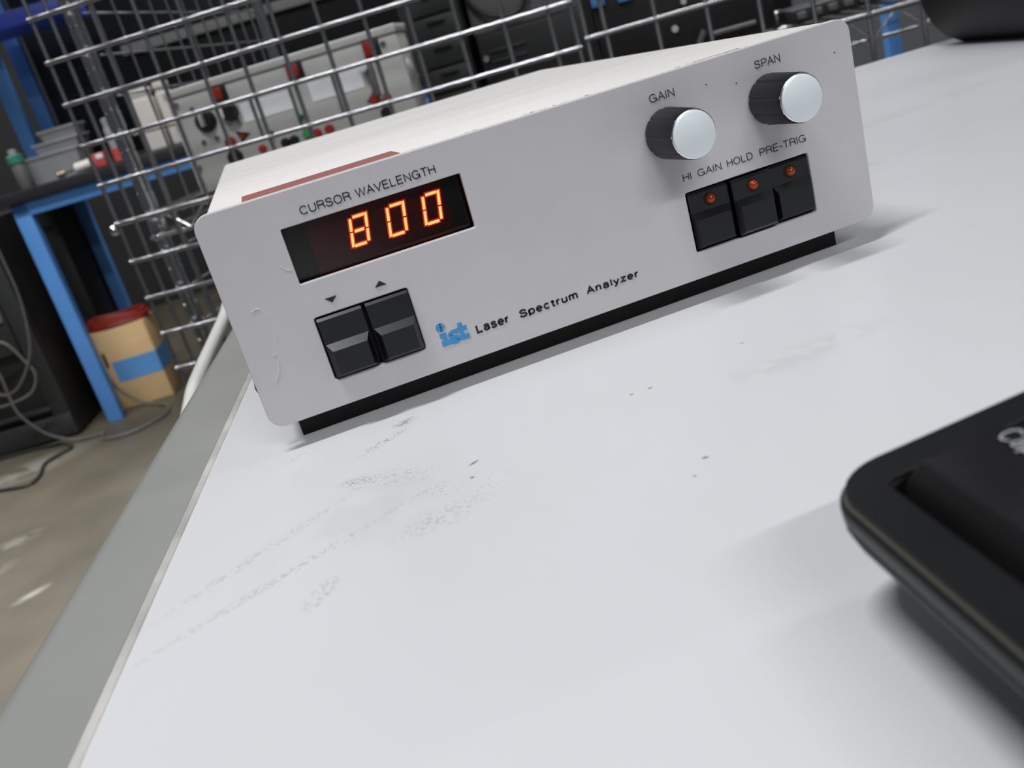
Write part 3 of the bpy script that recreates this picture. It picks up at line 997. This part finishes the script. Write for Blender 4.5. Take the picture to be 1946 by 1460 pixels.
kbp = part('rotary_knob', MB().lathe([(-.001, 0.0170), (0.004, 0.0170), (0.016, 0.0145)], (0.2180, b0, 0.1435), (0, -1, 0), 24), M_dark2, cp, 'smaller black rotary knob')
part('pointer', MB().box(0.205, 0.211, b0 - .020, b0 - .012, 0.135, 0.153, 0.002), M_label, kbp, 'white mark')
for a_, z_, r_, mm, lb in ((0.199, 0.0915, 0.0110, M_red, 'round red socket'), (0.5095, 0.0920, 0.0080, M_red2, 'small round red socket'), (0.486, 0.0940, 0.0095, M_red, 'dark red socket'),
                           (0.346, 0.0705, 0.0095, M_green, 'round green socket'), (0.3625, 0.0640, 0.0100, M_red, 'red socket in the lower row'), (0.388, 0.0660, 0.0090, M_red, 'red socket in the lower row'),
                           (0.198, 0.0640, 0.0150, M_dark2, 'black socket in the lower row'), (0.300, 0.0640, 0.0090, M_dark2, 'black socket in the lower row'), (0.318, 0.0640, 0.0090, M_dark2, 'black socket in the lower row'),
                           (0.254, 0.0650, 0.0075, M_red, 'small red socket in the lower row'), (0.500, 0.0660, 0.0110, M_dark2, 'black socket in the lower row'), (0.281, 0.0870, 0.0040, M_dark2, 'small dark hole'),
                           (0.345, 0.1000, 0.0050, M_dgreen, 'small green mark')):
    part('socket', MB().lathe([(-.001, r_), (0.004, r_), (0.009, r_ * 0.75)], (a_, b0, z_), (0, -1, 0), 20), mm, cp, lb)
for tri, mm in (([(0.215, 0.108), (0.241, 0.098), (0.221, 0.086)], M_dark2), ([(0.470, 0.092), (0.498, 0.088), (0.490, 0.110)], M_dark2)):
    w_ = part('warning_triangle', MB().prism(tri, 'y', b0 - .0015, b0 + .001), mm, cp, 'black triangle mark', smooth=0)
    cxm = sum(p[0] for p in tri) / 3
    czm = sum(p[1] for p in tri) / 3
    part('triangle_centre', MB().prism([(cxm + (p[0] - cxm) * .5 - .001, czm + (p[1] - czm) * .5) for p in tri], 'y', b0 - .0025, b0 - .0010), M_red, w_, 'red centre', smooth=0)
lv = part('toggle_lever', MB().box(0.4890, 0.5010, b0 - .012, b0 + .001, 0.098, 0.160, 0.003), M_grey2, cp, 'dark toggle bar')
part('lever_tip', MB().rod((0.484, b0 - .020, 0.150), (0.487, b0 - .004, 0.150), 0.0075, 14), M_label, lv, 'white tip')
for a_, z_ in ((0.125, 0.181), (0.151, 0.166), (0.150, 0.105), (0.123, 0.064), (0.229, 0.123), (0.177, 0.106), (0.531, 0.180), (0.118, 0.033), (0.545, 0.035)):
    part('bolt', MB().lathe([(-.001, 0.0050), (0.003, 0.0050), (0.006, 0.0030)], (a_, b0, z_), (0, -1, 0), 12), M_steel, cp)

# more equipment standing on the shelf
du = thing('drawer_unit', F_RACK, (0.60, 0.38, SHZ), 'charcoal drawer unit on the rack right of the grey control panel', 'drawer unit')
part('body', MB().box(0.562, 0.662, 0.285, 0.50, SHZ, 0.300, 0.004), M_dark2, du)
for k in range(6):
    z = SHZ + 0.006 + k * 0.047
    d_ = part('drawer', MB().box(0.567, 0.657, 0.279, 0.30, z, z + 0.042, 0.002), M_dark, du)
    part('drawer_pull', MB().box(0.595, 0.630, 0.272, 0.281, z + .030, z + .036, 0.001), M_dark2, d_)
vi = thing('vented_instrument', F_RACK, (0.74, 0.40, SHZ), 'black instrument with vent slots on the rack behind the middle of the mesh', 'instrument')
part('body', MB().box(0.675, 0.885, 0.30, 0.52, SHZ, 0.148, 0.004), M_dark2, vi)
for k in range(4):
    part('vent_slot', MB().box(0.695, 0.765, 0.2965, 0.302, 0.055 + k * 0.019, 0.061 + k * 0.019, 0.001), M_dark, vi, 'dark grey vent bar')
part('front_bolt', MB().lathe([(0, 0.008), (0.006, 0.006)], (0.686, 0.2995, 0.105), (0, -1, 0), 14), M_steel, vi)
gm = thing('grey_monitor', F_RACK, (0.74, 0.42, 0.1485), 'dark grey housing with a hanging black lead on top of the vented instrument', 'equipment housing')
part('housing', MB().box(0.668, 0.880, 0.34, 0.51, 0.1485, 0.42, 0.006), M_grey2, gm)
part('lead', MB().tube([(0.690, 0.330, 0.36), (0.668, 0.325, 0.26), (0.690, 0.325, 0.195), (0.735, 0.328, 0.172), (0.775, 0.330, 0.180), (0.80, 0.332, 0.23)], 0.0045, 8), M_bcord, gm, 'black lead')
bb = thing('power_unit', F_RACK, (1.05, 0.40, SHZ), 'black power unit on the rack behind the bright mesh wires', 'power unit')
part('body', MB().box(0.900, 1.230, 0.32, 0.55, SHZ, 0.205, 0.004), M_dark2, bb)
for a_, z_ in ((0.915, 0.150), (0.965, 0.146)):
    part('blue_clip', MB().box(a_ - .013, a_ + .013, 0.309, 0.322, z_ - .012, z_ + .014, 0.003), M_blue, bb, 'blue clip')
part('front_knob', MB().lathe([(0, 0.007), (0.010, 0.006)], (1.045, 0.322, 0.062), (0, -1, 0), 14), M_grey, bb)
part('front_knob', MB().lathe([(0, 0.006), (0.010, 0.005)], (1.070, 0.322, 0.105), (0, -1, 0), 14), M_grey, bb)
part('front_handle', MB().tube([(1.105, 0.318, 0.036), (1.112, 0.300, 0.036), (1.188, 0.300, 0.036), (1.195, 0.318, 0.036)], 0.0048, 10, smooth=False), M_steel, bb, 'steel handle bar')
part('latch', MB().tube([(1.078, 0.31, 0.016), (1.096, 0.31, 0.046)], 0.0070, 8, smooth=False), M_steel, bb)
ks = thing('keypad_box', F_RACK, (1.30, 0.35, SHZ), 'low black box with a row of grey buttons at the right end of the rack', 'keypad')
part('body', MB().box(1.240, 1.50, 0.22, 0.36, SHZ, 0.040, 0.003), M_dark, ks)
for k in range(9):
    part('button', MB().box(1.248 + k * .027, 1.264 + k * .027, 0.214, 0.222, 0.022, 0.034, 0.002), M_grey2, ks)
wbx = thing('beige_box', F_RACK, (1.40, 0.44, SHZ), 'beige box behind the row of grey buttons', 'box')
part('body', MB().box(1.335, 1.46, 0.38, 0.50, SHZ, 0.150, 0.003), M_beige, wbx)
part('lid', MB().box(1.333, 1.462, 0.378, 0.502, 0.150, 0.166, 0.003), M_beige, wbx)
solo('support_post', F_RACK, (1.635, 1.02, FLOOR), MB().box(1.619, 1.651, 1.00, 1.05, FLOOR, 0.50, 0.002), M_blue, 'thin blue steel post behind the right end of the chrome shelf', 'post')

# ------------------------------------------------------------------ blue workbench
wbn = thing('workbench', F_TABLE, (-1.0, 4.4, FLOOR), 'blue steel workbench with a black top, left behind the mesh panel', 'workbench')
UL, UE = -1.690, 0.30
VFR, VRR = 4.03, 4.75
part('bench_top', MB().box(UL - .03, UE, VFR - .03, VRR + .06, 0.052, 0.100, 0.004), M_top, wbn, 'black worktop')
part('front_beam', MB().box(UL, UE, VFR, VFR + .06, -0.016, 0.0515, 0.004), M_blue, wbn, 'blue front beam')
part('leg', MB().box(UL, UL + .075, VFR, VFR + .06, FLOOR, 0.0515, 0.004), M_blue, wbn, 'blue front leg')
part('leg', MB().box(UE - .075, UE, VFR, VFR + .06, FLOOR, 0.0515, 0.004), M_blue, wbn, 'blue front leg')
part('leg', MB().box(-1.665, -1.605, VRR, VRR + .06, FLOOR, 0.0515, 0.004), M_blue, wbn, 'blue rear leg')
part('leg', MB().box(UE - .075, UE, VRR, VRR + .06, FLOOR, 0.0515, 0.004), M_blue, wbn, 'blue rear leg')
part('upright', MB().box(-1.668, -1.603, 4.42, 4.48, 0.1005, 1.30, 0.004), M_blue, wbn, 'blue upright on the worktop')
part('upright', MB().box(-1.660, -1.590, VRR, VRR + .06, 0.1005, 1.30, 0.004), M_blue, wbn, 'blue rear upright')
part('riser_shelf', MB().box(-1.95, -1.145, 4.15, 4.50, 0.772, 0.838, 0.004), M_dblue, wbn, 'deep blue upper shelf')
part('cross_rail', MB().box(-1.12, 0.30, VRR, VRR + .05, 0.585, 0.635, 0.004), M_grey, wbn, 'light grey rail along the back')
part('back_board', MB().box(-1.58, 0.30, VRR + .06, VRR + .09, 0.12, 1.25, 0.002), M_dark2, wbn, 'dark board behind the bench')
TOPZ = 0.1015

# things on the bench
for (u0, u1, v0, v1, z0, z1, lb) in ((-1.600, -1.345, 4.16, 4.40, TOPZ, 0.225, 'large clear grey storage bin on the black bench top'),
                                     (-1.540, -1.330, 4.19, 4.38, 0.2255, 0.275, 'flat clear storage bin stacked on the large one'),
                                     (-1.500, -1.325, 4.21, 4.36, 0.2755, 0.325, 'topmost small clear storage bin of the stack')):
    t = thing('storage_bin', F_TABLE, ((u0 + u1) / 2, (v0 + v1) / 2, z0), lb, 'storage bin', 'clear bins on the bench')
    lid = z1 - 0.013
    part('tub', MB().hull([(u0 + .012, v0 + .012, z0), (u1 - .012, v0 + .012, z0), (u0 + .012, v1 - .012, z0), (u1 - .012, v1 - .012, z0), (u0, v0, lid), (u1, v0, lid), (u0, v1, lid), (u1, v1, lid)]), M_clear, t, smooth=20)
    part('lid', MB().box(u0 - .006, u1 + .006, v0 - .006, v1 + .006, lid, z1, 0.004), M_clear, t)
for (u, v, w_, zt, cap, lb) in ((-0.985, 4.20, 0.052, 0.385, M_white, 'tall white bottle on the bench, left of the green capped one'),
                                (-0.890, 4.24, 0.034, 0.392, M_white, 'narrower white bottle on the bench beside the green lid')):
    t = thing('bottle', F_TABLE, (u, v, TOPZ), lb, 'bottle', 'white bottles on the bench')
    part('body', MB().box(u - w_, u + w_, v - .04, v + .04, TOPZ, zt - .045, 0.010, 3), M_white, t)
    part('cap', MB().box(u - w_ * .95, u + w_ * .95, v - .036, v + .036, zt - .034, zt, 0.008, 3), cap, t, 'white screw cap')
    part('neck', MB().box(u - w_ * .8, u + w_ * .8, v - .03, v + .03, zt - .046, zt - .033, 0.002), M_white, t)
t = thing('green_jar', F_TABLE, (-0.835, 4.14, TOPZ), 'small jar with a bright green lid in front of the white bottles', 'jar')
part('lid', MB().lathe([(0, 0.034), (0.004, 0.036), (0.052, 0.034), (0.056, 0.030)], (-0.835, 4.14, 0.142), (0, 0, 1), 24), M_green, t, 'green lid')
part('jar_body', MB().lathe([(0, 0.030), (0.003, 0.032), (0.042, 0.032)], (-0.835, 4.14, TOPZ), (0, 0, 1), 24), M_dark, t)
t = thing('red_case', F_TABLE, (-1.245, 4.10, TOPZ), 'pale red block lying on the front of the bench top', 'case')
part('body', MB().box(-1.283, -1.210, 4.06, 4.14, TOPZ, 0.164, 0.006), M_red2, t)
part('top_label', MB().box(-1.245, -1.215, 4.057, 4.061, 0.140, 0.160, 0.0), M_label, t, 'pale label')
t = thing('glue_bottle', F_TABLE, (-1.160, 4.10, TOPZ), 'slim clear bottle with a red lower half on the bench', 'bottle')
part('body', MB().lathe([(0, 0.020), (0.004, 0.024), (0.058, 0.024), (0.062, 0.020)], (-1.160, 4.10, TOPZ), (0, 0, 1), 20), M_red2, t, 'red lower half')
part('upper_half', MB().lathe([(0.060, 0.020), (0.150, 0.019), (0.165, 0.012)], (-1.160, 4.10, TOPZ), (0, 0, 1), 20), M_clear, t, 'clear upper half')
part('cap', MB().lathe([(0.164, 0.015), (0.196, 0.015), (0.2, 0.010)], (-1.160, 4.10, TOPZ), (0, 0, 1), 20), M_clear, t)
t = thing('soldering_tool', F_TABLE, (-1.36, 4.055, TOPZ), 'white handled tool with a shiny tip lying at the bench front', 'tool')
part('handle', MB().rod((-1.355, 4.06, TOPZ + .024), (-1.262, 4.06, TOPZ + .030), 0.0215, 16), M_white, t, 'white handle')
part('shaft', MB().rod((-1.405, 4.06, TOPZ + .016), (-1.352, 4.06, TOPZ + .023), 0.0050, 10), M_steel, t)
part('tip', MB().lathe([(0, 0.010), (0.006, 0.016), (0.034, 0.016), (0.040, 0.008)], (-1.442, 4.06, TOPZ + .017), (1, 0, 0.05), 16), M_brass, t, 'shiny metal tip')
t = thing('canister', F_TABLE, (-1.600, 4.10, TOPZ), 'grey canister with a teal collar at the left end of the bench', 'canister')
part('body', MB().lathe([(0, 0.030), (0.004, 0.032), (0.110, 0.032), (0.120, 0.026)], (-1.602, 4.10, TOPZ), (0, 0, 1), 20), M_grey2, t)
part('collar', MB().lathe([(0.118, 0.036), (0.150, 0.036), (0.156, 0.03)], (-1.602, 4.10, TOPZ), (0, 0, 1), 20), M_teal, t, 'teal collar')
part('cap', MB().lathe([(0.155, 0.020), (0.178, 0.018), (0.182, 0.012)], (-1.602, 4.10, TOPZ), (0, 0, 1), 20), M_clear, t)
t = thing('tool_roll', F_TABLE, (-1.42, 4.32, 0.838), 'pale yellow pouch on the deep blue upper shelf', 'pouch')
part('body', MB().box(-1.56, -1.475, 4.20, 4.34, 0.8385, 0.915, 0.02, 3), M_beige, t)
part('flap', MB().box(-1.565, -1.470, 4.195, 4.345, 0.885, 0.925, 0.012, 3), M_brass, t)

# ------------------------------------------------------------------ under and beside the bench
cbx = thing('computer_cabinet', F_TABLE, (-2.0, 4.3, FLOOR), 'black computer cabinet on the floor left of the blue bench leg', 'cabinet')
part('body', MB().box(-2.45, -1.815, 4.02, 4.70, FLOOR + .010, 0.020, 0.006), M_dark2, cbx)
part('side_frame', MB().box(-1.905, -1.820, 3.985, 4.03, FLOOR + .012, 0.018, 0.006), M_dark, cbx, 'charcoal front frame post')
part('bottom_frame', MB().box(-2.45, -1.822, 3.98, 4.03, FLOOR + .012, FLOOR + .125, 0.006), M_dark, cbx, 'charcoal bottom frame')
part('ledge', MB().box(-2.45, -1.900, 3.975, 4.02, FLOOR + .160, FLOOR + .176, 0.003), M_dark, cbx)
part('drive_bay', MB().box(-2.45, -1.915, 3.995, 4.022, -0.60, -0.30, 0.004), M_dark, cbx)
part('power_switch', MB().box(-1.985, -1.925, 3.985, 3.997, -0.440, -0.372, 0.003), M_grey2, cbx, 'pale switch plate')
for px_ in (-2.4, -1.87):
    part('foot', MB().box(px_ - .03, px_ + .03, 4.1, 4.6, FLOOR, FLOOR + .012), M_rubber, cbx)
dc = thing('computer_tower', F_TABLE, (-1.74, 4.7, FLOOR), 'charcoal computer tower under the workbench between the blue front and rear legs', 'computer')
part('body', MB().box(-1.798, -1.678, 4.46, 4.96, FLOOR, 0.020, 0.006), M_dark2, dc)
part('front_cover', MB().box(-1.800, -1.676, 4.435, 4.462, FLOOR + .02, 0.022, 0.006), M_dark, dc, 'charcoal front cover')
part('drive_slot', MB().box(-1.78, -1.70, 4.430, 4.437, -0.12, -0.09, 0.002), M_dark2, dc)

bx = thing('cardboard_box', F_TABLE, (-1.535, 4.38, FLOOR), 'cardboard box banded with blue tape on the floor by the blue bench leg', 'box')
part('carton', MB().box(-1.685, -1.390, 4.20, 4.415, FLOOR, -0.652, 0.006), M_card, bx)
tpm = MB()
tpm.box(-1.620, -1.3885, 4.1985, 4.202, -0.926, -0.816, 0.0)
tpm.box(-1.392, -1.3885, 4.1985, 4.4165, -0.926, -0.816, 0.0)
part('tape_band', tpm, M_btape, bx, 'blue tape wrapped round the corner', smooth=0)
part('hand_slot', MB().box(-1.650, -1.636, 4.198, 4.204, -0.835, -0.760, 0.0), M_dark2, bx, 'dark slot', smooth=0)

rc = thing('cord_coil', F_TABLE, (-1.54, 4.32, -0.652), 'coil of red cord lying on the cardboard box', 'cord coil')
for k in range(3):
    ph = k * 0.37
    pts = []
    for i in range(25):
        a = 2 * math.pi * i / 24
        rx, ry = 0.150 + 0.008 * math.sin(k * 2.1), 0.085 + 0.007 * math.cos(k * 1.7)
        pts.append((-1.535 + rx * math.cos(a + ph), 4.30 + ry * math.sin(a + ph), -0.6395 + k * 0.0165 + 0.004 * math.sin(3 * a + k)))
    part('loop', MB().tube(pts, 0.0100, 8, 4), M_rcord, rc)

# cords
solo('network_cable', F_TABLE, (-1.95, 3.9, FLOOR), MB().tube([(-1.775, 3.93, -0.02), (-1.777, 3.93, -0.16), (-1.779, 3.925, -0.325), (-1.802, 3.92, -0.474), (-1.850, 3.91, -0.619), (-1.965, 3.91, -0.745), (-2.06, 3.92, -0.752),
     (-2.12, 3.93, -0.64), (-2.05, 3.93, -0.54), (-1.945, 3.93, -0.522), (-1.883, 3.92, -0.636), (-1.862, 3.91, -0.710), (-1.905, 3.90, -0.778), (-1.985, 3.89, -0.800), (-2.10, 3.90, -0.80), (-2.2, 3.93, -0.74)], 0.0064, 8, 6),
     M_gcord, 'looped grey cord hanging in front of the black computer cabinet', 'cord')
solo('network_cable', F_TABLE, (-1.95, 3.9, FLOOR), MB().tube([(-2.08, 3.88, -0.45), (-1.994, 3.86, -0.628), (-1.990, 3.85, -0.765), (-1.980, 3.845, -0.862), (-1.915, 3.86, -0.985), (-1.815, 3.87, FLOOR + .014), (-1.74, 3.85, FLOOR + .0095), (-1.66, 3.86, FLOOR + .0095)],
     0.0064, 8, 6), M_gcord, 'straight grey cord running down the cabinet front to the floor', 'cord')
solo('black_cord', F_TABLE, (-1.9, 3.6, FLOOR), MB().tube([(-2.35, 3.955, FLOOR + .012), (-2.10, 3.94, FLOOR + .010), (-1.96, 3.915, FLOOR + .010), (-1.868, 3.875, FLOOR + .010), (-1.795, 3.775, FLOOR + .010), (-1.850, 3.69, FLOOR + .010), (-1.875, 3.62, FLOOR + .010),
     (-1.845, 3.47, FLOOR + .010), (-1.87, 3.39, FLOOR + .010), (-2.02, 3.44, FLOOR + .010), (-2.3, 3.55, FLOOR + .010)], 0.0070, 8, 8), M_bcord, 'black cord curling over the concrete floor', 'cord')
solo('network_cable', F_TABLE, (-1.55, 4.1, FLOOR), MB().tube([(-1.69, 4.165, -0.80), (-1.672, 4.16, -0.835), (-1.617, 4.15, -0.955), (-1.538, 4.13, -1.030), (-1.465, 4.10, FLOOR + .009), (-1.38, 4.0, FLOOR + .009), (-1.36, 3.85, FLOOR + .009), (-1.48, 3.72, FLOOR + .009),
     (-1.62, 3.74, FLOOR + .009), (-1.66, 3.84, FLOOR + .009)], 0.0060, 8, 6), M_gcord, 'thin grey cord draped in front of the cardboard box', 'cord')
